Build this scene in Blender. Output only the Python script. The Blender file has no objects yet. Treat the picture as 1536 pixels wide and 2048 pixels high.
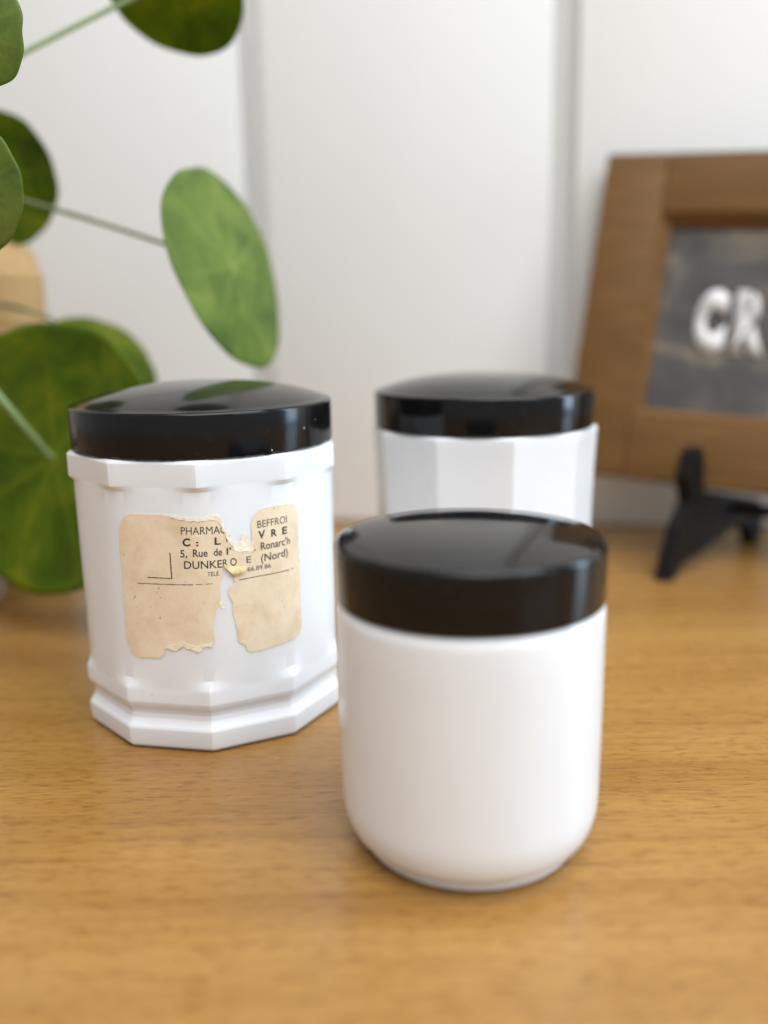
import bpy, bmesh, math, random
from mathutils import Vector, Matrix
random.seed(7)
S = bpy.context.scene
COL = S.collection
PI = math.pi

# ---------------------------------------------------------------- camera
cam_d = bpy.data.cameras.new('camera'); cam = bpy.data.objects.new('camera', cam_d); COL.objects.link(cam)
S.camera = cam
PITCH, ROLL = 0.2183, 0.01814
cam.matrix_world = Matrix.Translation((0, 0, 0.15172)) @ Matrix.Rotation(PI/2 - PITCH, 4, 'X') @ Matrix.Rotation(-ROLL, 4, 'Z')
cam_d.sensor_fit = 'HORIZONTAL'; cam_d.sensor_width = 36.0
cam_d.lens = 36.0*1816.0/1536.0
cam_d.clip_start = 0.01; cam_d.clip_end = 50
cam_d.dof.use_dof = True
cam_d.dof.focus_distance = 0.300
cam_d.dof.aperture_fstop = (cam_d.lens/1000.0)/0.0100     # opening about 10 mm
S.render.resolution_x = 768; S.render.resolution_y = 1024

# ---------------------------------------------------------------- world and lamps
w = bpy.data.worlds.new('World'); S.world = w; w.use_nodes = True
bg = w.node_tree.nodes['Background']
bg.inputs['Color'].default_value = (0.975, 0.98, 1.0, 1); bg.inputs['Strength'].default_value = 0.42

def area(name, loc, target, sx, sy, power, col):
    l = bpy.data.lights.new(name, 'AREA'); l.shape = 'RECTANGLE'; l.size = sx; l.size_y = sy
    l.energy = power; l.color = col
    o = bpy.data.objects.new(name, l); COL.objects.link(o); o.location = loc
    o.rotation_euler = (Vector(target)-Vector(loc)).to_track_quat('-Z', 'Y').to_euler()
    return o
# tall window on the right-hand side of the table
area('window_light', (1.25, 0.36, 0.42), (0.0, 0.34, 0.10), 0.30, 0.85, 8.5, (0.55, 0.78, 1.0))
# paler window further back in the room, right of the photographer
area('room_window_light', (1.35, -0.75, 0.75), (0.0, 0.35, 0.08), 1.0, 1.0, 6.0, (0.66, 0.83, 1.0))
# added soft fill from above the photographer, standing in for ceiling bounce
area('overhead_fill', (0.40, -0.30, 1.65), (0.0, 0.45, 0.10), 1.8, 1.8, 45.0, (0.975, 0.99, 1.0))

S.view_settings.view_transform = 'Standard'; S.view_settings.look = 'None'
S.view_settings.exposure = 0.12; S.view_settings.gamma = 1.0; S.view_settings.use_curve_mapping = False
S.render.engine = 'CYCLES'

# ---------------------------------------------------------------- helpers
def mesh_obj(name, bm, mat, parent=None, smooth=True, sharp=35):
    me = bpy.data.meshes.new(name)
    bmesh.ops.recalc_face_normals(bm, faces=bm.faces[:])
    bm.to_mesh(me); bm.free()
    if smooth:
        me.polygons.foreach_set('use_smooth', [True]*len(me.polygons))
        if sharp: me.set_sharp_from_angle(angle=math.radians(sharp))
    me.materials.append(mat)
    o = bpy.data.objects.new(name, me); COL.objects.link(o)
    if parent: o.parent = parent
    return o
def empty(name, loc=(0, 0, 0), rz=0.0):
    o = bpy.data.objects.new(name, None); o.empty_display_size = 0.01; COL.objects.link(o)
    o.location = loc; o.rotation_euler = (0, 0, rz); return o
def tag(o, label, cat, group=None):
    o['label'] = label; o['category'] = cat
    if group: o['group'] = group
    return o
def box(bm, x0, x1, y0, y1, z0, z1, bevel=0.0):
    r = bmesh.ops.create_cube(bm, size=1.0)
    for v in r['verts']:
        v.co = ((x0+x1)/2+v.co.x*(x1-x0), (y0+y1)/2+v.co.y*(y1-y0), (z0+z1)/2+v.co.z*(z1-z0))
    if bevel:
        es = list({e for v in r['verts'] for e in v.link_edges})
        bmesh.ops.bevel(bm, geom=es, offset=bevel, segments=3, affect='EDGES', profile=0.5)
def grid_surface(bm, rows, closed=True, cap0=False, cap1=False):
    """rows: list of rings (list of points)."""
    V = [[bm.verts.new(p) for p in r] for r in rows]
    n = len(rows[0])
    for a, b in zip(V, V[1:]):
        for i in range(n if closed else n-1):
            j = (i+1) % n
            bm.faces.new((a[i], a[j], b[j], b[i]))
    if cap0: bm.faces.new(V[0][::-1])
    if cap1: bm.faces.new(V[-1])
    return V
def lathe(bm, prof, n=160, jitter=None):
    rows = []
    for k, (r, z) in enumerate(prof):
        rows.append([(r*math.cos(2*PI*i/n), r*math.sin(2*PI*i/n), z + (jitter(k, i) if jitter else 0)) for i in range(n)])
    grid_surface(bm, rows, True, True, True)
def tube(bm, pts, radii, n=12):
    pts = [Vector(p) for p in pts]; rows = []
    prev = None
    for i, p in enumerate(pts):
        t = (pts[min(i+1, len(pts)-1)]-pts[max(i-1, 0)]).normalized()
        a = prev if prev is not None else (Vector((0, 0, 1)) if abs(t.z) < 0.9 else Vector((1, 0, 0)))
        u = (a - t*a.dot(t)).normalized(); v = t.cross(u); prev = u
        r = radii[i] if isinstance(radii, (list, tuple)) else radii
        rows.append([p+(u*math.cos(2*PI*k/n)+v*math.sin(2*PI*k/n))*r for k in range(n)])
    grid_surface(bm, rows, True, True, True)
def bez(a, b, c, n=14):
    a, b, c = Vector(a), Vector(b), Vector(c)
    return [(1-t)**2*a+2*t*(1-t)*b+t*t*c for t in [i/(n-1) for i in range(n)]]

# ---------------------------------------------------------------- materials
class NT:
    def __init__(s, name):
        s.m = bpy.data.materials.new(name); s.m.use_nodes = True; s.t = s.m.node_tree
        s.p = s.t.nodes['Principled BSDF']; s.out = s.t.nodes['Material Output']
    def n(s, ty, **kw):
        nd = s.t.nodes.new(ty)
        for k, v in kw.items():
            if k in nd.inputs: nd.inputs[k].default_value = v
            else: setattr(nd, k, v)
        return nd
    def l(s, a, b): s.t.links.new(a, b)
    def set(s, **kw):
        for k, v in kw.items(): s.p.inputs[k.replace('_', ' ')].default_value = v
    def coord(s, scale=(1, 1, 1), kind='Object', rot=(0, 0, 0)):
        tc = s.n('ShaderNodeTexCoord'); mp = s.n('ShaderNodeMapping')
        mp.inputs['Scale'].default_value = scale; mp.inputs['Rotation'].default_value = rot
        s.l(tc.outputs[kind], mp.inputs['Vector']); return mp.outputs['Vector']
    def noise(s, vec, scale, detail=3, rough=0.5, dist=0.0):
        nd = s.n('ShaderNodeTexNoise'); nd.inputs['Scale'].default_value = scale
        nd.inputs['Detail'].default_value = detail; nd.inputs['Roughness'].default_value = rough
        nd.inputs['Distortion'].default_value = dist
        s.l(vec, nd.inputs['Vector']); return nd.outputs['Fac']
    def ramp(s, fac, stops):
        r = s.n('ShaderNodeValToRGB'); els = r.color_ramp.elements
        while len(els) < len(stops): els.new(0.5)
        for e, (p, c) in zip(els, stops): e.position = p; e.color = (*c, 1) if len(c) == 3 else c
        s.l(fac, r.inputs['Fac']); return r.outputs['Color']
    def mix(s, fac, a, b, mode='MIX'):
        m = s.n('ShaderNodeMix', data_type='RGBA', blend_type=mode)
        for sock, v in ((m.inputs['Factor'], fac), (m.inputs['A'] if False else m.inputs[6], a), (m.inputs[7], b)):
            if isinstance(v, (int, float)): sock.default_value = v
            elif isinstance(v, tuple): sock.default_value = (*v, 1) if len(v) == 3 else v
            else: s.l(v, sock)
        return m.outputs[2]
    def bump(s, h, strength, dist, normal=None):
        b = s.n('ShaderNodeBump'); b.inputs['Strength'].default_value = strength; b.inputs['Distance'].default_value = dist
        s.l(h, b.inputs['Height'])
        if normal: s.l(normal, b.inputs['Normal'])
        s.l(b.outputs['Normal'], s.p.inputs['Normal']); return b.outputs['Normal']

def mat_milk(name, col, sss=0.25):
    t = NT(name); t.set(Base_Color=(*col, 1), Roughness=0.17, IOR=1.5, Subsurface_Weight=sss, Subsurface_Scale=0.006)
    t.p.inputs['Subsurface Radius'].default_value = (1.0, 0.85, 0.7)
    v = t.coord(); a = t.noise(t.coord((1, 1, 0.5)), 42, 2); n0 = t.bump(a, 0.16, 0.0012); t.bump(t.noise(v, 700, 2), 0.05, 0.0002, n0)
    r = t.noise(v, 25, 4, 0.6); rr = t.ramp(r, [(0.3, (0.13,)*3), (0.75, (0.26,)*3)]); t.l(rr, t.p.inputs['Roughness'])
    c = t.noise(v, 40, 5, 0.6); cc = t.ramp(c, [(0.3, tuple(x*0.97 for x in col)), (0.6, col)])
    sp = t.noise(v, 210, 2, 0.5); t.l(t.mix(0.8, cc, t.ramp(sp, [(0.775, (1, 1, 1)), (0.80, (0.55, 0.52, 0.48))]), 'MULTIPLY'), t.p.inputs['Base Color'])
    return t.m
def mat_bakelite(name, rough, dust, base=(0.006, 0.0055, 0.0055)):
    t = NT(name); t.set(Base_Color=(*base, 1), IOR=1.37, Coat_Weight=0.0)
    v = t.coord(); a = t.noise(v, 45, 5, 0.65)
    t.l(t.ramp(a, [(0.3, (rough,)*3), (0.8, (rough+0.12,)*3)]), t.p.inputs['Roughness'])
    d = t.noise(v, 320, 3, 0.6)
    dm = t.ramp(d, [(0.62, base), (0.80, (dust, dust, dust*0.95))])
    t.l(dm, t.p.inputs['Base Color'])
    b = t.noise(v, 90, 3); t.bump(b, 0.06, 0.0006)
    return t.m
def mat_wood_table():
    t = NT('beech_veneer')
    v = t.coord((1, 1, 1))
    big = t.noise(t.coord((1.6, 9, 1)), 2.2, 4, 0.55, 0.4)
    streak = t.noise(t.coord((2.2, 80, 5)), 4.0, 6, 0.65, 0.6)
    fine = t.noise(t.coord((22, 620, 22)), 3.0, 3, 0.6)
    fleck = t.noise(t.coord((55, 260, 40)), 2.6, 2, 0.5, 0.3)
    pore = t.noise(t.coord((42, 520, 30)), 2.9, 2, 0.5)
    c0 = t.ramp(big, [(0.25, (0.315, 0.158, 0.038)), (0.5, (0.385, 0.205, 0.055)), (0.75, (0.450, 0.252, 0.076))])
    c1 = t.ramp(streak, [(0.25, (0.68, 0.60, 0.48)), (0.5, (0.95, 0.93, 0.90)), (0.8, (1.06, 1.05, 1.02))])
    c = t.mix(0.75, c0, c1, 'MULTIPLY')
    wv = t.n('ShaderNodeTexWave', wave_type='BANDS', bands_direction='Y'); wv.inputs['Scale'].default_value = 9.0
    wv.inputs['Distortion'].default_value = 7.0; wv.inputs['Detail'].default_value = 3.0; wv.inputs['Detail Scale'].default_value = 1.2
    t.l(t.coord((0.35, 1, 1)), wv.inputs['Vector'])
    c = t.mix(0.28, c, t.ramp(wv.outputs['Fac'], [(0.0, (0.82, 0.76, 0.66)), (0.45, (1, 1, 1)), (1.0, (1.05, 1.04, 1.02))]), 'MULTIPLY')
    c2 = t.ramp(fine, [(0.3, (0.80, 0.76, 0.68)), (0.62, (1, 1, 1))])
    c = t.mix(0.75, c, c2, 'MULTIPLY')
    fl = t.ramp(fleck, [(0.54, (1, 1, 1)), (0.68, (0.66, 0.55, 0.40))])
    c = t.mix(0.7, c, fl, 'MULTIPLY')
    pm = t.ramp(pore, [(0.63, (1, 1, 1)), (0.69, (0.36, 0.24, 0.15))])
    c = t.mix(0.7, c, pm, 'MULTIPLY')
    # a few small darker knots
    vo = t.n('ShaderNodeTexVoronoi'); vo.inputs['Scale'].default_value = 6.5; t.l(t.coord((1, 1.9, 1)), vo.inputs['Vector'])
    kn = t.ramp(vo.outputs['Distance'], [(0.018, (0.45, 0.33, 0.22)), (0.07, (1, 1, 1))])
    c = t.mix(0.6, c, kn, 'MULTIPLY')
    t.l(c, t.p.inputs['Base Color'])
    rr = t.ramp(t.noise(t.coord((4, 30, 4)), 3, 4, 0.6), [(0.3, (0.19,)*3), (0.75, (0.33,)*3)])
    t.l(rr, t.p.inputs['Roughness'])
    n1 = t.bump(pore, 0.25, -0.0004)
    t.bump(fine, 0.12, 0.0003, n1)
    return t.m
def mat_paint(name, col, rough=0.55):
    t = NT(name); t.set(Base_Color=(*col, 1), Roughness=rough)
    v = t.coord(); a = t.noise(v, 220, 4, 0.6); t.bump(a, 0.12, 0.0006)
    c = t.noise(t.coord((3, 3, 1)), 3, 4, 0.6)
    t.l(t.ramp(c, [(0.3, tuple(x*0.96 for x in col)), (0.7, col)]), t.p.inputs['Base Color'])
    return t.m
def mat_paper():
    t = NT('aged_paper')
    v = t.coord(); a = t.noise(v, 90, 6, 0.65, 0.3); b = t.noise(v, 480, 3, 0.6); st = t.noise(v, 28, 3, 0.5, 0.8)
    c = t.ramp(a, [(0.25, (0.68, 0.53, 0.34)), (0.5, (0.80, 0.66, 0.47)), (0.75, (0.86, 0.74, 0.56))])
    c = t.mix(0.9, c, t.ramp(st, [(0.62, (1, 1, 1)), (0.78, (0.86, 0.72, 0.48))]), 'MULTIPLY')
    c = t.mix(0.8, c, t.ramp(b, [(0.70, (1, 1, 1)), (0.80, (0.45, 0.36, 0.28))]), 'MULTIPLY')
    t.l(c, t.p.inputs['Base Color']); t.set(Roughness=0.62)
    t.bump(t.noise(v, 260, 5, 0.7), 0.35, 0.0004)
    return t.m
def mat_torn(name, c0, c1):
    t = NT(name); v = t.coord(); a = t.noise(v, 240, 5, 0.7, 0.5)
    t.l(t.ramp(a, [(0.3, c0), (0.7, c1)]), t.p.inputs['Base Color']); t.set(Roughness=0.8)
    t.bump(a, 0.8, 0.0006); return t.m
def mat_ink():
    t = NT('print_ink'); v = t.coord(); a = t.noise(v, 900, 3, 0.6)
    t.l(t.ramp(a, [(0.40, (0.022, 0.019, 0.018)), (0.80, (0.07, 0.058, 0.05))]), t.p.inputs['Base Color']); t.set(Roughness=0.6)
    return t.m
def mat_leaf(name, dark, mid, light, trans, seed):
    t = NT(name)
    v = t.coord(); 
    a = t.noise(t.coord((1, 1, 1), rot=(seed, 0, seed*2)), 30, 4, 0.6, 0.8)
    b = t.noise(v, 420, 3, 0.6)
    c = t.ramp(a, [(0.30, dark), (0.5, mid), (0.70, light)])
    c = t.mix(0.5, c, t.ramp(b, [(0.35, (0.72, 0.78, 0.70)), (0.65, (1.05, 1.05, 1.0))]), 'MULTIPLY')
    at = t.n('ShaderNodeAttribute', attribute_name='vein'); c = t.mix(at.outputs['Fac'], c, tuple(min(1, x*1.55+0.02) for x in light))
    t.l(c, t.p.inputs['Base Color']); t.set(Roughness=0.5); t.p.inputs['Specular IOR Level'].default_value = 0.28
    t.bump(t.noise(v, 160, 4, 0.6), 0.25, 0.001)
    tr = t.n('ShaderNodeBsdfTranslucent'); t.l(t.mix(1.0, c, (1.5, 1.4, 0.35), 'MULTIPLY'), tr.inputs['Color'])
    mx = t.n('ShaderNodeMixShader'); mx.inputs['Fac'].default_value = trans
    t.l(t.p.outputs['BSDF'], mx.inputs[1]); t.l(tr.outputs['BSDF'], mx.inputs[2]); t.l(mx.outputs['Shader'], t.out.inputs['Surface'])
    return t.m
def mat_frame_wood():
    t = NT('brown_frame_wood')
    a = t.noise(t.coord((6, 60, 60)), 3, 5, 0.6, 0.3)
    t.l(t.ramp(a, [(0.3, (0.115, 0.054, 0.014)), (0.6, (0.155, 0.076, 0.020)), (0.8, (0.185, 0.094, 0.027))]), t.p.inputs['Base Color'])
    t.set(Roughness=0.55); t.p.inputs['Specular IOR Level'].default_value = 0.25; t.bump(a, 0.1, 0.0006); return t.m
def mat_sign():
    t = NT('weathered_grey_print')
    a = t.noise(t.coord((1, 1, 1.3)), 26, 4, 0.6, 0.5)
    b = t.noise(t.coord((8, 8, 90)), 3, 4, 0.6)
    c = t.ramp(a, [(0.36, (0.050, 0.046, 0.047)), (0.52, (0.088, 0.078, 0.070)), (0.66, (0.20, 0.165, 0.12)), (0.8, (0.27, 0.22, 0.16))])
    c = t.mix(0.6, c, t.ramp(b, [(0.3, (0.7,)*3), (0.7, (1.1,)*3)]), 'MULTIPLY')
    t.l(c, t.p.inputs['Base Color']); t.set(Roughness=0.7); return t.m
def mat_simple(name, c0, c1, scale, rough, stretch=(1, 1, 1), bump=0.1):
    t = NT(name); a = t.noise(t.coord(stretch), scale, 5, 0.6, 0.3)
    t.l(t.ramp(a, [(0.3, c0), (0.7, c1)]), t.p.inputs['Base Color']); t.set(Roughness=rough)
    t.bump(a, bump, 0.001); return t.m

M_MILK = mat_milk('white_opaline_glass', (0.81, 0.83, 0.85))
M_MILK2 = mat_milk('white_opaline_glass_plain', (0.81, 0.83, 0.85))
M_LID_OLD = mat_bakelite('worn_black_bakelite', 0.09, 0.012)
M_LID = mat_bakelite('polished_black_bakelite', 0.05, 0.016)
M_TABLE = mat_wood_table()
M_WALL = mat_paint('white_wall_paint', (0.80, 0.80, 0.78))
M_PAPER = mat_paper()
M_TORN = mat_torn('torn_paper_fibre', (0.80, 0.70, 0.50), (0.92, 0.87, 0.74))
M_FLAP = mat_torn('yellowed_paper_back', (0.62, 0.47, 0.20), (0.78, 0.64, 0.36))
M_INK = mat_ink()
M_LEAF_A = mat_leaf('leaf_grey_green', (0.060, 0.110, 0.018), (0.125, 0.190, 0.028), (0.20, 0.255, 0.045), 0.18, 1.0)  # greyer, less translucent leaf green
M_LEAF_B = mat_leaf('leaf_deep_green', (0.055, 0.105, 0.003), (0.120, 0.195, 0.005), (0.25, 0.28, 0.008), 0.48, 2.3)
M_STALK = mat_simple('leaf_stalk', (0.09, 0.115, 0.04), (0.14, 0.17, 0.065), 60, 0.5)
M_STALK_PALE = mat_simple('pale_leaf_stalk', (0.22, 0.33, 0.14), (0.32, 0.43, 0.21), 60, 0.4)
M_STEM = mat_simple('brown_plant_stem', (0.14, 0.11, 0.06), (0.22, 0.18, 0.10), 80, 0.7)
M_POT = mat_simple('stoneware', (0.34, 0.27, 0.20), (0.42, 0.34, 0.26), 60, 0.6)
M_SOIL = mat_simple('potting_soil', (0.03, 0.02, 0.014), (0.07, 0.05, 0.035), 160, 0.95, bump=0.9)
M_POST = mat_simple('tan_post_wood', (0.40, 0.235, 0.085), (0.60, 0.40, 0.175), 30, 0.6, (1, 1, 0.35), 0.3)
M_FRAME = mat_frame_wood()
M_SIGN = mat_sign()
M_LETTER = mat_simple('white_letter_paint', (0.62, 0.61, 0.60), (0.76, 0.75, 0.74), 80, 0.6)
M_EASEL = mat_simple('black_easel_wood', (0.004, 0.0035, 0.003), (0.008, 0.007, 0.006), 60, 0.55)
M_EASEL.node_tree.nodes['Principled BSDF'].inputs['Specular IOR Level'].default_value = 0.2
M_CHIP = mat_simple('pale_chip', (0.45, 0.46, 0.46), (0.62, 0.62, 0.60), 400, 0.6)

# ---------------------------------------------------------------- setting: tabletop and boarded wall
bm = bmesh.new(); box(bm, -1.1, 1.0, -0.5, 0.86, -0.03, 0.0, 0.002)
table = mesh_obj('tabletop', bm, M_TABLE); table['kind'] = 'structure'

WYAW = -math.atan(0.15)
wall = empty('wall', (0.0, 0.648, 0.0), WYAW); wall['kind'] = 'structure'
bm = bmesh.new(); box(bm, -1.2, 1.2, 0.0205, 0.04, 0.001, 0.95); mesh_obj('backing_board', bm, M_WALL, wall)
GW, PITCHB = 0.0165, 0.2095           # groove width and board pitch along the wall
g0 = -0.0865                          # one groove centre
for k in range(-5, 6):
    xa = g0 + k*PITCHB + GW/2; xb = g0 + (k+1)*PITCHB - GW/2
    if xa < -1.2 or xb > 1.2: continue
    bm = bmesh.new(); box(bm, xa, xb, 0.0, 0.0203, 0.0012, 0.95, 0.0012)
    mesh_obj('board', bm, M_WALL, wall)

# ---------------------------------------------------------------- jars
NF = 10; SUB = 24; NT_ = NF*SUB
def dec(theta, R, rot):                # decagon radius at angle theta, corners very slightly eased
    step = 2*PI/NF
    ph = ((theta-rot+step/2) % step) - step/2       # 0 at a corner
    r = R*math.cos(step/2)/math.cos(step/2-abs(ph))
    return min(r, R*0.9975)
def ring(fn, z, rot):
    return [(fn(rot+2*PI*i/NT_)*math.cos(rot+2*PI*i/NT_), fn(rot+2*PI*i/NT_)*math.sin(rot+2*PI*i/NT_), z) for i in range(NT_)]

def lid_profile(r, z0, z1, bev, dome, n=10):
    p = [(r-0.0025, z0+0.0006), (r-0.0008, z0), (r-0.0001, z0+0.0004), (r, z0+0.0010), (r, (z0+z1)/2), (r, z1-bev)]
    for i in range(1, 6):
        a = i/6*PI/2; p.append((r-bev*(1-math.cos(a)), z1-bev+bev*math.sin(a)))
    r2 = r-bev*1.02
    for i in range(n+1):
        s = 1-i/n*0.995; p.append((r2*s, z1+dome*(1-s**2.7)))
    return p

def labelled_jar():
    rot = -PI/2+0.12136
    jar = empty('octagonal_base_jar', (-0.06787, 0.34431, 0.0))
    jar.name = 'apothecary_jar'
    cyl = lambda z: 0.04755+0.005*z
    rows = []; RB = cyl(.022)/math.cos(PI/NF); RC = cyl(.098)/math.cos(PI/NF)
    def D(R): return lambda t: dec(t, R, rot)
    def rnd_dec(t, z): return cyl(z)+0.0007*(0.5+0.5*math.cos(NF*(t-rot)))      # body: a decagon rounded almost to a circle
    rows.append(ring(D(0.0478), 0.0003, rot)); rows.append(ring(D(0.0490), 0.0006, rot)); rows.append(ring(D(0.0499), 0.0016, rot))
    rows.append(ring(D(0.0502), 0.0032, rot)); rows.append(ring(D(0.0503), 0.0080, rot)); rows.append(ring(D(0.0500), 0.0088, rot))
    rows.append(ring(D(0.0492), 0.0098, rot)); rows.append(ring(D(0.0483), 0.0114, rot)); rows.append(ring(D(0.0479), 0.0132, rot))
    rows.append(ring(D(0.0481), 0.0146, rot)); rows.append(ring(D(0.0490), 0.0158, rot)); rows.append(ring(D(0.0497), 0.0167, rot))
    rows.append(ring(D(RB), 0.0180, rot)); rows.append(ring(D(RB), 0.0226, rot)); rows.append(ring(D(RB*0.9985), 0.0233, rot))
    for i in range(1, 5):
        s = i/4.0
        rows.append(ring(lambda t, s=s: dec(t, RB*0.9985, rot)*(1-s)+rnd_dec(t, .026)*s, 0.0233+0.0033*s, rot))
    for i in range(1, 12): 
        z = 0.0270+(0.0938-0.0270)*i/11; rows.append(ring(lambda t, z=z: rnd_dec(t, z), z, rot))
    for i in range(1, 5):
        s = i/4.0; rows.append(ring(lambda t, s=s: dec(t, RC*0.9985, rot)*s+rnd_dec(t, .095)*(1-s), 0.0938+0.0018*s, rot))
    rows.append(ring(D(RC), 0.0962, rot)); rows.append(ring(D(RC), 0.1034, rot))
    rows.append(ring(D(RC*0.994), 0.1041, rot)); rows.append(ring(lambda t: dec(t, 0.0490, rot), 0.1045, rot)); rows.append(ring(lambda t: 0.044, 0.1046, rot))
    rows.append(ring(lambda t: 0.044, 0.1150, rot)); 
    bm = bmesh.new(); grid_surface(bm, rows, True, True, True)
    mesh_obj('body', bm, M_MILK, jar, sharp=14)
    rnd = random.Random(3); jit = [rnd.gauss(0, 1) for _ in range(220)]
    jz = lambda k, i: (0.00011*jit[i]+0.00006*jit[(i*7) % 220] if k <= 2 else (0.00002*jit[i] if k == 3 else 0))
    bm = bmesh.new(); lathe(bm, lid_profile(0.0486, 0.1046, 0.1202, 0.0013, 0.0068, 22), 220, jz)
    lid = mesh_obj('lid', bm, M_LID_OLD, jar, sharp=50)
    # small pale chips and scratches on the lid rim
    for a, z, s, e in ((0.66, .1120, .00030, 1.2), (0.78, .1142, .00016, 1.0), (0.40, .1060, .0002, 1.6)):
        bm = bmesh.new(); bmesh.ops.create_icosphere(bm, subdivisions=2, radius=1.0)
        an = -PI/2+0.19+a*1.2 if a > 0 else 0
        q = Vector((math.cos(an), math.sin(an), 0)); tt = Vector((-q.y, q.x, 0)); rr = random.Random(int(a*100))
        for v in bm.verts:
            k = 1+rr.uniform(-.35, .35); c = v.co*k
            v.co = q*(0.0486+c.x*0.00006)+tt*(c.y*s)+Vector((0, 0, z+c.z*s*e))
        mesh_obj('chip', bm, M_CHIP, lid)
    return jar, cyl
jar1, CYL = labelled_jar()
tag(jar1, 'white ten-sided glass jar with torn paper label and worn black lid', 'jar', None)

def plain_decagon_jar():
    rot = -PI/2+math.radians(8)
    jar = empty('faceted_jar', (0.0453, 0.4074, 0.0))
    rows = []
    def D(R): return lambda t: dec(t, R, rot)
    for z, R in ((0.0003, .0455), (0.0008, .0468), (0.0020, .0474), (0.0045, .0477), (0.02, .0480), (0.05, .0486), (0.08, .0494), (0.0960, .0501), (0.0990, .0504), (0.1005, .0503), (0.1012, .0494)):
        rows.append(ring(D(R), z, rot))
    rows.append(ring(lambda t: 0.044, 0.1014, rot)); rows.append(ring(lambda t: 0.044, 0.112, rot))
    bm = bmesh.new(); grid_surface(bm, rows, True, True, True)
    mesh_obj('body', bm, M_MILK2, jar, sharp=14)
    bm = bmesh.new(); lathe(bm, lid_profile(0.0486, 0.1014, 0.1172, 0.0013, 0.0068, 22), 220)
    mesh_obj('lid', bm, M_LID, jar, sharp=50)
    return jar
jar3 = plain_decagon_jar()
tag(jar3, 'white faceted glass jar with black lid, standing behind the round jar', 'jar')

jar2 = empty('round_jar', (0.0236, 0.2444, 0.0))
prof = [(0.020, 0.0006), (0.0288, 0.0003), (0.0300, 0.0004), (0.0312, 0.0010), (0.0317, 0.0018), (0.0317, 0.0026), (0.0312, 0.0031), (0.0308, 0.0034), (0.0313, 0.0038)]
for i in range(13):                      # rounded heel
    a = i/12*PI/2; prof.append((0.0315+0.0057*math.sin(a)**0.9, 0.0040+0.0125*(1-math.cos(a))))
for z, r in ((0.024, .03735), (0.040, .0375), (0.060, .0376), (0.070, .0376), (0.0725, .0374), (0.0735, .0366), (0.0737, .034), (0.085, .034)): prof.append((r, z))
bm = bmesh.new(); lathe(bm, prof, 200); mesh_obj('body', bm, M_MILK2, jar2, sharp=40)
bm = bmesh.new(); lathe(bm, lid_profile(0.0375, 0.0738, 0.0906, 0.0018, 0.0032, 22), 200); mesh_obj('lid', bm, M_LID, jar2, sharp=50)
tag(jar2, 'smooth round white glass jar with black lid, nearest to the camera', 'jar')

# ---------------------------------------------------------------- the torn label on the first jar (part of the jar)
def wrap(u, z, off):                     # millimetres along the surface -> point on the jar
    z = z/1000.0; t = u/1000.0/0.0482; r = CYL(z)+0.0007*(0.5+0.5*math.cos(NF*(t-0.12136)))+off
    return Vector((r*math.sin(t), -r*math.cos(t), z))
def jag(poly, amp, seed):                # subdivide an outline and roughen it
    rnd = random.Random(seed); out = []
    for (a, b) in zip(poly, poly[1:]+poly[:1]):
        d = math.hypot(b[0]-a[0], b[1]-a[1]); n = max(1, int(d/0.7))
        for i in range(n):
            s = i/n; out.append((a[0]+(b[0]-a[0])*s+rnd.gauss(0, amp), a[1]+(b[1]-a[1])*s+rnd.gauss(0, amp)))
    return out
def sheet(name, poly, mat, parent, off, thick, ripple=0.0, fold=None):
    bm = bmesh.new()
    f = bm.faces.new([bm.verts.new((u, z, 0)) for u, z in poly])
    bmesh.ops.triangulate(bm, faces=[f])
    us = [p[0] for p in poly]; zs = [p[1] for p in poly]
    u = math.floor(min(us))+0.37
    while u < max(us):
        bmesh.ops.bisect_plane(bm, geom=bm.verts[:]+bm.edges[:]+bm.faces[:], plane_co=(u, 0, 0), plane_no=(1, 0, 0)); u += 1.5
    if ripple:
        z = math.floor(min(zs))+0.43
        while z < max(zs):
            bmesh.ops.bisect_plane(bm, geom=bm.verts[:]+bm.edges[:]+bm.faces[:], plane_co=(0, z, 0), plane_no=(0, 1, 0)); z += 1.5
    r = bmesh.ops.extrude_face_region(bm, geom=bm.faces[:])
    top = {v for v in r['geom'] if isinstance(v, bmesh.types.BMVert)}
    for v in bm.verts:
        o = off + (thick if v in top else 0.0)
        uu, zz = v.co.x, v.co.y
        if ripple: o += ripple*(0.5+0.5*math.sin(uu*1.9+2*math.sin(zz*0.7)))*(1 if v in top else 0.6)
        if fold: o += fold(uu, zz)
        v.co = wrap(uu, zz, o)
    return mesh_obj(name, bm, mat, parent, sharp=50)
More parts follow.
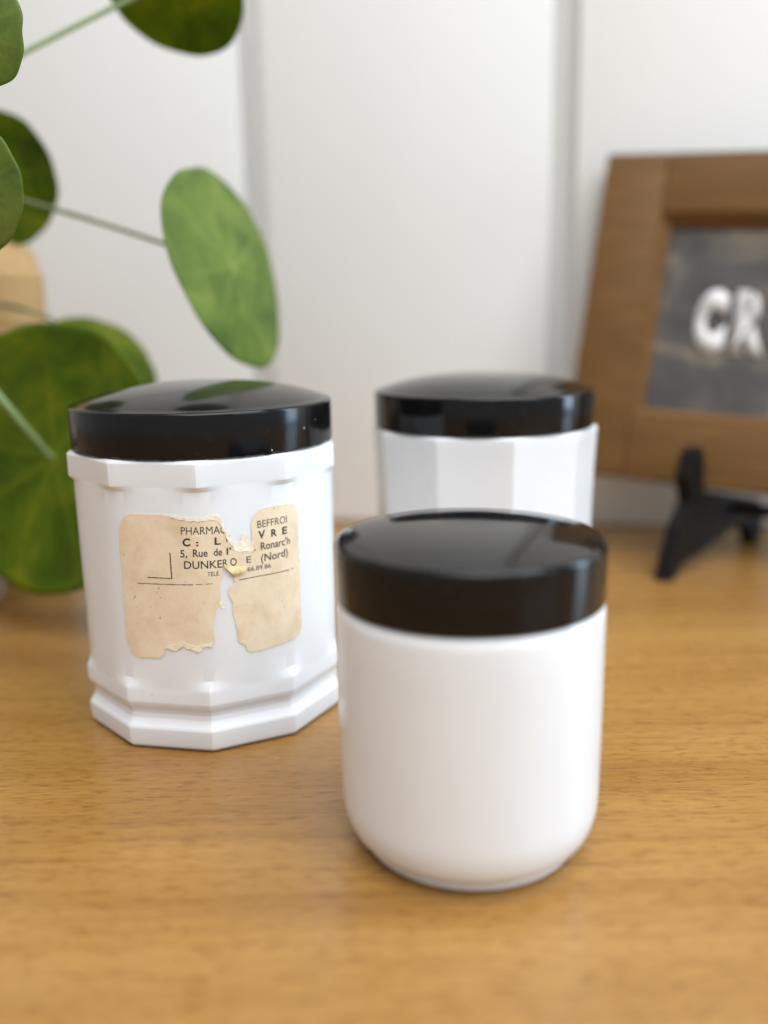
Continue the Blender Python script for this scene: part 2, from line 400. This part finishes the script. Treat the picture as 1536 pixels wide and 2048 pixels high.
LABEL_OUTLINE = [(-20.03, 85.73), (-18.36, 86.39), (-11.73, 86.46), (-6.17, 86.43), (-1.93, 86.06), (0.14, 85.76), (2.19, 85.44), (4.77, 85.51), (6.8, 85.15), (9.4,
    85.65), (12.24, 85.83), (13.17, 84.03), (13.84, 81.92), (14.52, 80.02), (15.34, 78.69), (16.1, 77.14), (17.1, 75.77), (18.24, 75.1), (19.36, 75.8),
    (19.9, 77.82), (20.37, 78.53), (21.56, 78.28), (21.89, 77.13), (22.21, 75.72), (22.7, 74.38), (23.28, 74.74), (23.47, 77.48), (23.33, 80.25), (23.54,
    82.14), (24.05, 83.44), (24.91, 84.7), (26.28, 85.89), (28.06, 86.53), (30.78, 86.76), (33.29, 86.83), (36.58, 86.7), (39.73, 86.35), (41.38, 85.23),
    (42.23, 83.67), (42.31, 80.54), (41.99, 70.88), (42.16, 66.23), (42.35, 62.12), (42.18, 50.43), (42.23, 41.49), (41.97, 39.47), (40.78, 37.71),
    (38.46, 36.7), (34.19, 36.42), (28.97, 36.05), (25.29, 35.57), (22.94, 35.46), (20.93, 35.6), (19.82, 36.03), (19.6, 37.35), (19.09, 38.3), (17.75,
    39.27), (16.86, 40.21), (16.74, 42.13), (16.63, 44.15), (16.31, 46.49), (16.02, 48.24), (15.57, 50.0), (15.29, 51.74), (15.62, 53.96), (14.96, 55.73),
    (14.3, 57.38), (14.29, 59.18), (14.89, 60.34), (16.33, 61.18), (16.58, 61.99), (16.12, 63.44), (16.74, 65.04), (16.15, 65.94), (15.12, 66.61), (13.83,
    67.3), (13.08, 68.09), (12.59, 66.87), (12.21, 63.85), (11.7, 62.23), (11.44, 59.47), (11.5, 56.66), (10.5, 53.95), (9.67, 52.33), (9.47, 50.65),
    (8.78, 47.88), (8.26, 46.22), (8.55, 43.92), (8.51, 41.35), (7.64, 39.25), (6.17, 39.64), (4.77, 39.33), (3.96, 38.4), (3.17, 37.63), (2.05, 37.79),
    (0.75, 38.52), (-0.85, 38.89), (-2.15, 39.82), (-3.29, 39.24), (-4.64, 38.08), (-6.41, 38.38), (-8.37, 38.76), (-9.14, 38.49), (-9.0, 37.23), (-9.73,
    36.04), (-11.58, 35.11), (-13.71, 34.93), (-16.2, 34.9), (-18.67, 34.83), (-20.46, 35.17), (-22.39, 36.75), (-23.4, 38.68), (-23.74, 40.96), (-23.68,
    46.75), (-23.75, 55.33), (-23.34, 65.55), (-23.43, 71.13), (-23.26, 77.8), (-22.72, 81.42), (-21.55, 83.98)]
TORN_TOP = [(-4.58, 86.01), (-1.93, 86.06), (2.19, 85.44), (6.8, 85.15), (9.4, 85.65), (12.24, 85.83), (13.17, 84.03), (13.84, 81.92), (14.52, 80.02), (16.1,
    77.14), (17.1, 75.77), (18.24, 75.1), (19.36, 75.8), (19.9, 77.82), (20.37, 78.53), (21.56, 78.28), (22.21, 75.72), (23.27, 74.47), (23.89, 72.16),
    (22.45, 71.53), (20.82, 72.31), (19.43, 71.93), (18.1, 72.36), (17.17, 73.02), (16.6, 74.46), (14.87, 76.82), (14.18, 78.52), (13.5, 80.49), (12.82,
    82.33), (11.87, 83.86), (9.32, 84.31), (6.22, 83.94), (2.12, 84.32), (-1.48, 84.93)]
TORN_BOTTOM = [(-9.14, 38.49), (-8.37, 38.76), (-6.41, 38.38), (-4.64, 38.08), (-3.29, 39.24), (-2.15, 39.82), (-0.85, 38.89), (0.75, 38.52), (2.05, 37.79), (3.17,
    37.63), (3.96, 38.4), (4.77, 39.33), (6.17, 39.64), (7.64, 39.25), (7.95, 40.83), (6.23, 40.67), (4.07, 40.23), (1.9, 39.75), (-0.73, 40.67), (-2.3,
    41.65), (-4.57, 40.66), (-6.85, 40.03), (-8.6, 39.55)]
FLAP_OUTLINE = [(13.08, 68.09), (14.67, 68.16), (16.23, 67.54), (17.42, 67.74), (18.91, 67.11), (21.38, 66.9), (19.63, 65.24), (17.67, 64.09), (16.34, 63.53),
    (16.08, 64.56), (14.82, 66.09)]
SCRAP_OUTLINE = [(10.38, 55.53), (11.86, 55.51), (13.04, 54.71), (13.12, 53.4), (12.48, 52.34), (11.47, 53.29), (10.99, 54.18)]
PRINT = [('PHARMA', (-0.27, 79.63), (12.55, 79.37), (-0.1, 82.22), 0), ('C', (12.66, 79.36), (14.32, 79.27), (12.79, 81.74), 0), ('C', (-0.01, 75.61), (2.6,
    75.66), (0.16, 78.16), 1), (':', (4.42, 75.64), (5.35, 75.6), (4.54, 77.59), 1), ('L', (10.52, 75.66), (12.55, 75.61), (10.66, 77.99), 1), ('F',
    (14.48, 76.42), (15.75, 76.41), (14.58, 78.21), 1), ('5,', (-1.07, 71.7), (1.31, 71.77), (-0.9, 74.21), 0.4), ('Rue', (3.24, 71.81), (8.07, 71.73),
    (3.4, 74.37), 0.4), ('de', (10.04, 71.82), (12.86, 71.69), (10.19, 74.32), 0.4), ("l'", (14.34, 71.77), (15.92, 71.72), (14.46, 74.07), 0.4),
    ('DUNKE', (-0.01, 67.74), (12.62, 67.47), (0.16, 70.37), 0.3), ('R', (12.85, 67.78), (14.55, 67.84), (12.99, 70.2), 0.3), ('Q', (15.39, 67.75),
    (17.63, 67.6), (15.53, 70.28), 0.3), ('TÉLÉ', (7.55, 64.78), (11.31, 64.71), (7.64, 66.21), 0.2), ('BEFFROI', (25.52, 79.74), (36.94, 80.05), (25.64,
    82.25), 0), ('V', (25.67, 75.9), (28.21, 76.13), (25.8, 78.43), 1), ('R', (30.39, 76.06), (32.64, 76.08), (30.5, 78.5), 1), ('E', (34.73, 76.16),
    (36.83, 76.18), (34.85, 78.62), 1), ('.', (23.93, 71.99), (24.5, 71.96), (24.06, 74.53), 0.4), ("Ronarc'h", (26.35, 71.85), (37.9, 72.23), (26.47,
    74.45), 0.4), ('E', (21.04, 67.95), (22.77, 67.98), (21.15, 70.16), 0.2), ('(Nord)', (26.26, 67.61), (36.79, 68.12), (26.39, 70.28), 0.3),
    ('66.89.86', (21.27, 64.84), (29.79, 65.03), (21.35, 66.4), 0.2)]
RULES = [[(-4.59, 73.35), (-4.55, 70.07), (-4.57, 66.77), (-4.5, 64.01)], [(-13.5, 64.23), (-8.97, 64.29), (-4.49, 64.18)], [(-17.53, 61.97), (-13.81, 62.04),
    (-10.28, 62.07), (-5.24, 62.06), (-1.45, 62.07), (2.78, 62.03)], [(3.41, 62.06), (5.93, 62.05)], [(6.56, 62.07), (9.33, 62.04)], [(18.11, 62.25),
    (21.99, 62.5), (26.61, 62.71), (30.24, 62.74), (34.09, 62.78), (37.17, 62.83)], [(37.66, 62.83), (39.41, 62.91)], [(-18.71, 57.64), (-18.71, 56.96),
    (-19.37, 56.32)]]
SPECKS = [(-18.34, 53.43, 0.258), (-13.02, 53.74, 0.258), (-9.93, 49.86, 0.361), (-9.54, 60.55, 0.413), (-10.25, 58.84, 0.258), (-9.24, 57.21, 0.258), (-9.56,
    58.2, 0.206), (36.33, 57.0, 0.258), (37.74, 44.79, 0.206), (33.58, 51.94, 0.309), (34.46, 49.41, 0.258), (32.41, 48.13, 0.258), (-8.65, 74.1, 0.206),
    (-21.83, 71.75, 0.309), (35.82, 60.81, 0.309), (36.79, 62.22, 0.258), (31.85, 85.88, 0.258), (-9.82, 42.35, 0.206), (0.11, 63.16, 0.206), (23.28,
    54.09, 0.206), (32.68, 46.91, 0.206), (42.09, 67.98, 0.309), (42.01, 64.82, 0.309)]
LEAF_DATA = [[[-0.1344, 0.33, 0.2449], [0.451, -0.068, 0.89], [0.89, -0.04, -0.454], 0.018], [[-0.1413, 0.335, 0.1957], [0.064, -0.104, 0.993], [0.904, -0.415,
    -0.101], 0.0208], [[-0.0945, 0.47, 0.3058], [0.707, 0.345, -0.618], [0.645, -0.674, 0.362], 0.0365], [[-0.0698, 0.45, 0.1732], [0.312, 0.098, -0.945],
    [0.283, 0.94, 0.191], 0.0488], [[-0.2013, 0.52, 0.2264], [-0.179, -0.207, 0.962], [0.939, -0.327, 0.104], 0.0346], [[-0.1598, 0.435, 0.0852], [0.049,
    0.168, 0.985], [0.944, -0.33, 0.01], 0.0648], [[-0.1490, 0.49, 0.1290], [0.835, 0.234, -0.497], [0.127, 0.798, 0.589], 0.0314]]

label = sheet('paper_label', jag(LABEL_OUTLINE, 0.06, 5), M_PAPER, jar1, 0.00003, 0.00020)
label['label'] = 'torn yellowed pharmacy label with black print'
sheet('torn_edge', jag(TORN_TOP, 0.10, 6), M_TORN, label, 0.00021, 0.00006, 0.00016)
sheet('torn_edge', jag(TORN_BOTTOM, 0.10, 8), M_TORN, label, 0.00021, 0.00006, 0.00016)
sheet('folded_flap', jag(FLAP_OUTLINE, 0.08, 9), M_FLAP, label, 0.00030, 0.00015, 0.00022,
      fold=lambda u, z: 0.0009*max(0, min(1, (67.6-z)/2.0))*max(0, min(1, (z-63.6)/1.5)))
sheet('paper_scrap', jag(SCRAP_OUTLINE, 0.07, 10), M_TORN, label, 0.00003, 0.00008)

INK = 0.000248
def font_polys(text, bold):
    cu = bpy.data.curves.new('glyphs', 'FONT'); cu.body = text; cu.size = 1.0; cu.resolution_u = 4
    cu.offset = 0.001+0.034*bold
    cu.space_character = 1.0
    o = bpy.data.objects.new('glyphs', cu); COL.objects.link(o)
    dg = bpy.context.evaluated_depsgraph_get(); me = bpy.data.meshes.new_from_object(o.evaluated_get(dg))
    bpy.data.objects.remove(o); bpy.data.curves.remove(cu)
    return me
_h = font_polys('H', 0); CAP = max(v.co.y for v in _h.vertices)-min(v.co.y for v in _h.vertices); bpy.data.meshes.remove(_h)
CUTS = {1: ((13.55, 81.92), (15.05, 78.69))}
for idx, (s, a, b, top, bold) in enumerate(PRINT):
    me = font_polys(s, bold); bm = bmesh.new(); bm.from_mesh(me); bpy.data.meshes.remove(me)
    x0 = min(v.co.x for v in bm.verts); x1 = max(v.co.x for v in bm.verts)
    for v in bm.verts:
        k = (v.co.x-x0)/(x1-x0); h = v.co.y/CAP
        v.co = (a[0]+(b[0]-a[0])*k+(top[0]-a[0])*h*0.5, a[1]+(b[1]-a[1])*k+(top[1]-a[1])*h, 0)
    if idx in CUTS:
        (p, q) = CUTS[idx]; nrm = Vector((p[1]-q[1], q[0]-p[0], 0))
        if nrm.x < 0: nrm = -nrm
        bmesh.ops.bisect_plane(bm, geom=bm.verts[:]+bm.edges[:]+bm.faces[:], plane_co=(p[0], p[1], 0), plane_no=nrm, clear_outer=True)
    u = math.floor(min(v.co.x for v in bm.verts)); um = max(v.co.x for v in bm.verts)
    while u < um:
        bmesh.ops.bisect_plane(bm, geom=bm.verts[:]+bm.edges[:]+bm.faces[:], plane_co=(u, 0, 0), plane_no=(1, 0, 0)); u += 0.9
    for v in bm.verts: v.co = wrap(v.co.x, v.co.y, INK)
    mesh_obj('lettering', bm, M_INK, label, smooth=False)
def stroke(pts, w, seed):
    rnd = random.Random(seed); P = []
    for p, q in zip(pts, pts[1:]):
        n = max(2, int(math.hypot(q[0]-p[0], q[1]-p[1])/0.5))
        P += [(p[0]+(q[0]-p[0])*i/n, p[1]+(q[1]-p[1])*i/n) for i in range(n)]
    P.append(pts[-1]); bm = bmesh.new(); rows = []
    for i, p in enumerate(P):
        a_ = P[max(0, i-1)]; c_ = P[min(len(P)-1, i+1)]; d = math.hypot(c_[0]-a_[0], c_[1]-a_[1]) or 1
        nx, ny = -(c_[1]-a_[1])/d, (c_[0]-a_[0])/d; ww = w*(0.8+0.4*rnd.random())
        if i in (0, len(P)-1): ww *= 0.5
        rows.append([wrap(p[0]+nx*ww, p[1]+ny*ww, INK), wrap(p[0]-nx*ww, p[1]-ny*ww, INK)])
    grid_surface(bm, rows, closed=False); return bm
for i, l in enumerate(RULES):
    mesh_obj('ruled_line', stroke(l, [0.20, 0.16, 0.13, 0.10, 0.10, 0.14, 0.09, 0.12][i], i), M_INK, label, smooth=False)
bm = bmesh.new()
rs = random.Random(12)
for (u, z, r) in SPECKS+[(rs.uniform(30, 39), rs.uniform(42, 56), rs.uniform(.05, .13)) for _ in range(22)]:
    vs = [bm.verts.new(wrap(u+r*0.55*(0.6+0.6*rs.random())*math.cos(k*PI/4), z+r*0.8*(0.5+0.7*rs.random())*math.sin(k*PI/4), INK)) for k in range(8)]
    bm.faces.new(vs)
mesh_obj('ink_specks', bm, M_INK, label, smooth=False)['kind'] = 'stuff'

# ---------------------------------------------------------------- plant at the left
pot_c = Vector((-0.252, 0.462, 0))
pot = empty('plant_pot', pot_c)
bm = bmesh.new(); lathe(bm, [(0.030, 0.0005), (0.041, 0.0005), (0.0445, 0.002), (0.0465, 0.006), (0.050, 0.03), (0.053, 0.07), (0.0545, 0.078), (0.0535, 0.080), (0.050, 0.079), (0.049, 0.070), (0.030, 0.066)], 96)
mesh_obj('body', bm, M_POT, pot)
bm = bmesh.new(); lathe(bm, [(0.047, 0.060), (0.0485, 0.0715), (0.030, 0.0735), (0.0005, 0.0745)], 64, lambda k, i: 0.0012*math.sin(i*1.7+k)*(1 if k > 0 else 0)); mesh_obj('soil', bm, M_SOIL, pot)
tag(pot, 'stoneware plant pot mostly hidden behind the large round leaf', 'plant pot')

plant = empty('money_plant', pot_c+Vector((0, 0, 0.072)))
PO = plant.location.copy()
def rel(p): return Vector(p)-PO
stem_pts = [rel((-0.252, 0.462, 0.071)), rel((-0.247, 0.465, 0.12)), rel((-0.238, 0.468, 0.18)), rel((-0.232, 0.468, 0.24)), rel((-0.228, 0.465, 0.31))]
fine_stem = []
for i in range(len(stem_pts)-1):
    for k in range(6): fine_stem.append(stem_pts[i].lerp(stem_pts[i+1], k/6))
bm = bmesh.new(); tube(bm, fine_stem, [0.0055-0.0025*i/len(fine_stem)+0.0004*math.sin(i*2.1) for i in range(len(fine_stem))], 14); mesh_obj('stem', bm, M_STEM, plant)

def leaf(i, c, L, S_, R, mat, seed, cup, wav, top, petiole, egg=0.0, pr=0.0012):
    c, L, S_ = Vector(c), Vector(L).normalized(), Vector(S_); S_ = (S_-L*S_.dot(L)).normalized()
    N = L.cross(S_).normalized()
    if N.dot(Vector(top)) < 0: N = -N                       # N = upper face
    rnd = random.Random(seed); ph = [rnd.uniform(0, 6.28) for _ in range(6)]
    nr, na = 22, 180; h = 0.00025
    def pt(s, a, side):
        e = 1+wav*(math.sin(3*a+ph[0])+0.6*math.sin(5*a+ph[1])+0.35*math.sin(11*a+ph[2])) - egg*math.cos(a)*abs(math.sin(a))
        x, y = R*s*e*math.cos(a), R*s*e*math.sin(a)
        vein = 0.004*R*math.cos(8*a+ph[3])*s*(1-s)*4
        z = -cup*R*s*s + wav*0.7*R*s**3*math.sin(4*a+ph[4]) + vein
        rim = 1.0 if s < 0.999 else 0.25
        return c+L*x+S_*y+N*(z+side*h*rim)-PO
    bm = bmesh.new()
    rows = [[pt(max(0.004, k/nr), 2*PI*j/na, 1) for j in range(na)] for k in range(nr+1)]
    rows += [[pt(max(0.004, k/nr), 2*PI*j/na, -1) for j in range(na)] for k in range(nr, -1, -1)]
    grid_surface(bm, rows, True, True, True)
    lf = mesh_obj('leaf', bm, mat, plant, sharp=0)
    at = lf.data.attributes.new('vein', 'FLOAT', 'POINT'); vals = []
    for k in list(range(nr+1))+list(range(nr, -1, -1)):
        for j in range(na):
            s = k/nr; a = 2*PI*j/na
            d = abs(((a-ph[5]+PI/9) % (2*PI/9))-PI/9)*max(s, 0.05)      # nine main veins
            vv = max(0, 1-d/0.045)*(1-s)**0.7*0.75+max(0, 1-s/0.09)*0.8
            vals.append(min(1, 0.38*vv))
    at.data.foreach_set('value', vals)
    if petiole:
        pts = bez(rel(petiole[0]), rel(petiole[1]), c-N*0.0006-PO, 18)
        bm = bmesh.new(); tube(bm, pts, [pr*(1.1-0.25*k/17) for k in range(18)], 10)
        mesh_obj('leaf_stalk', bm, M_STALK_PALE if i in (2, 5) else M_STALK, lf)
    return lf
cam_p = Vector((0, 0, 0.152))
D_ = LEAF_DATA
toc = lambda k: cam_p-Vector(D_[k][0])
leaf(0, *D_[0], M_LEAF_A, 1, 0.10, 0.035, toc(0), ((-0.229, 0.465, 0.27), (-0.20, 0.42, 0.29)))
leaf(1, *D_[1], M_LEAF_A, 2, 0.10, 0.022, toc(1), ((-0.238, 0.467, 0.19), (-0.20, 0.42, 0.20)))
leaf(2, *D_[2], M_LEAF_B, 3, 0.10, 0.012, -toc(2), ((-0.231, 0.467, 0.245), (-0.170, 0.455, 0.268)), pr=0.0014)
leaf(3, *D_[3], M_LEAF_A, 4, 0.06, 0.012, toc(3), ((-0.234, 0.468, 0.222), (-0.170, 0.475, 0.210)), 0.06)
leaf(4, *D_[4], M_LEAF_B, 5, 0.12, 0.02, -toc(4), ((-0.238, 0.468, 0.18), (-0.22, 0.50, 0.21)))
leaf(5, *D_[5], M_LEAF_B, 6, 0.10, 0.014, -toc(5), ((-0.2385, 0.468, 0.178), (-0.185, 0.385, 0.150)), pr=0.0017)
leaf(6, *D_[6], M_LEAF_B, 7, 0.10, 0.02, toc(6), ((-0.243, 0.466, 0.15), (-0.20, 0.53, 0.175)))
tag(plant, 'green plant with large round leaves on thin stalks at the left edge', 'plant')

# tan wooden post behind the plant
post = empty('wrapped_post', (-0.2165, 0.535, 0.0))
rp = random.Random(4); wob = [rp.uniform(-1, 1) for _ in range(48)]
prof = [(0.0215, 0.0005), (0.0228, 0.002)]
for k in range(1, 31):                                    # turns of thick cord round the post
    for q in range(4): prof.append((0.0226+0.0011*abs(math.sin((q+0.5)*PI/4)), 0.002+0.0058*(k-1+(q+0.5)/4)))
prof += [(0.0215, 0.1800), (0.0195, 0.1880), (0.014, 0.1935), (0.007, 0.1955), (0.0006, 0.196)]
bm = bmesh.new(); lathe(bm, prof, 48, lambda k, i: 0.0004*wob[i] if k > 1 else 0)
bmv = bm
for v in bmv.verts:
    a = math.atan2(v.co.y, v.co.x); f_ = 1+0.015*math.sin(3*a+v.co.z*30); v.co.x *= f_; v.co.y *= f_
mesh_obj('shaft', bm, M_POST, post)
tag(post, 'tan rounded upright post behind the plant leaves at the left edge', 'post')

# ---------------------------------------------------------------- framed sign on its easel
ax = Vector((0.8969, -0.4384, -0.0587)).normalized(); az = Vector((0.1702, 0.2196, 0.9606)); az = (az-ax*az.dot(ax)).normalized(); ay = az.cross(ax)
frame = empty('picture_frame')
frame.matrix_world = Matrix.Translation((0.1115, 0.5642, 0.0524)) @ Matrix((ax, ay, az)).transposed().to_4x4()
FW, FH, RW, TH = 0.262, 0.2015, 0.0440, 0.013
def bar(name, x0, x1, z0, z1, y0=0.0, y1=TH, bev=0.0012, mat=M_FRAME):
    bm = bmesh.new(); box(bm, x0, x1, y0, y1, z0, z1, bev); return mesh_obj(name, bm, mat, frame)
bar('frame_stile', 0, RW-0.006, 0, FH); bar('frame_stile', FW-RW+0.006, FW, 0, FH)
bar('frame_rail', RW-0.0058, FW-RW+0.0058, FH-RW+0.006, FH, 0.0003); bar('frame_rail', RW-0.0058, FW-RW+0.0058, 0, RW-0.006, 0.0003)
# sloping inner lip of the frame
def lip(p0, p1, q0, q1, y0, y1):
    bm = bmesh.new(); V = [bm.verts.new((p[0], y, p[1])) for p, y in ((p0, y0), (p1, y0), (q1, y1), (q0, y1), (p0, TH), (p1, TH), (q1, TH), (q0, TH))]
    for f in ((0, 1, 2, 3), (4, 7, 6, 5), (0, 4, 5, 1), (1, 5, 6, 2), (2, 6, 7, 3), (3, 7, 4, 0)): bm.faces.new([V[i] for i in f])
    return mesh_obj('frame_lip', bm, M_FRAME, frame, smooth=False)
e = 0.0056; o_, i_ = RW-0.0057, RW+0.0002
O = [(o_, o_), (FW-o_, o_), (FW-o_, FH-o_), (o_, FH-o_)]; I = [(i_, i_), (FW-i_, i_), (FW-i_, FH-i_), (i_, FH-i_)]
for k in range(4): lip(O[k], O[(k+1) % 4], I[k], I[(k+1) % 4], 0.0006, 0.0062)
sign = bar('sign_panel', i_-0.004, FW-i_+0.004, i_-0.004, FH-i_+0.004, 0.0085, 0.0120, 0, M_SIGN)
for ch, x0, x1 in (('C', 0.0663, 0.0846), ('R', 0.0888, 0.1075)):
    me = font_polys(ch, 2.6); bm = bmesh.new(); bm.from_mesh(me); bpy.data.meshes.remove(me)
    xa = min(v.co.x for v in bm.verts); xb = max(v.co.x for v in bm.verts); ya = min(v.co.y for v in bm.verts); yb = max(v.co.y for v in bm.verts)
    for v in bm.verts: v.co = (x0+(x1-x0)*(v.co.x-xa)/(xb-xa), 0.0083, 0.0803+0.0392*(v.co.y-ya)/(yb-ya))
    r = bmesh.ops.extrude_face_region(bm, geom=bm.faces[:])
    for v in r['geom']:
        if isinstance(v, bmesh.types.BMVert): v.co.y = 0.0072
    mesh_obj('letter', bm, M_LETTER, sign, smooth=False)
tag(frame, 'brown wooden frame around a grey sign with white capital letters', 'picture frame')

easel = empty('easel', (0.1592, 0.4948, 0.0))
dv = Vector((0.7117, 0.7025, 0)); mv = Vector((0.7025, -0.7117, 0))
side = [(-0.006, 0.0), (0.002, 0.0), (0.010, 0.0075), (0.0355, 0.0100), (0.058, 0.0140), (0.082, 0.0180), (0.100, 0.0135), (0.107, 0.0), (0.117, 0.0), (0.1195, 0.0230), (0.107, 0.0300), (0.045, 0.0440), (0.0345, 0.0440), (0.0310, 0.0525), (0.0310, 0.0640), (0.0260, 0.0732), (0.0185, 0.0700), (0.0130, 0.0570), (0.0185, 0.0425), (0.006, 0.0285)]
def plate(off, nm):
    bm = bmesh.new(); f = bm.faces.new([bm.verts.new(dv*s+Vector((0, 0, z))+mv*off) for s, z in side])
    r = bmesh.ops.extrude_face_region(bm, geom=[f])
    for v in r['geom']:
        if isinstance(v, bmesh.types.BMVert): v.co += mv*0.009
    bmesh.ops.triangulate(bm, faces=bm.faces[:])
    return mesh_obj(nm, bm, M_EASEL, easel, smooth=False)
plate(-0.0045, 'foot'); plate(0.105, 'foot')
bm = bmesh.new(); tube(bm, [dv*0.075+Vector((0, 0, .030))+mv*0.0046, dv*0.075+Vector((0, 0, .030))+mv*0.1048], 0.004, 12); mesh_obj('crossbar', bm, M_EASEL, easel)
tag(easel, 'small black wooden easel holding up the brown frame', 'easel')
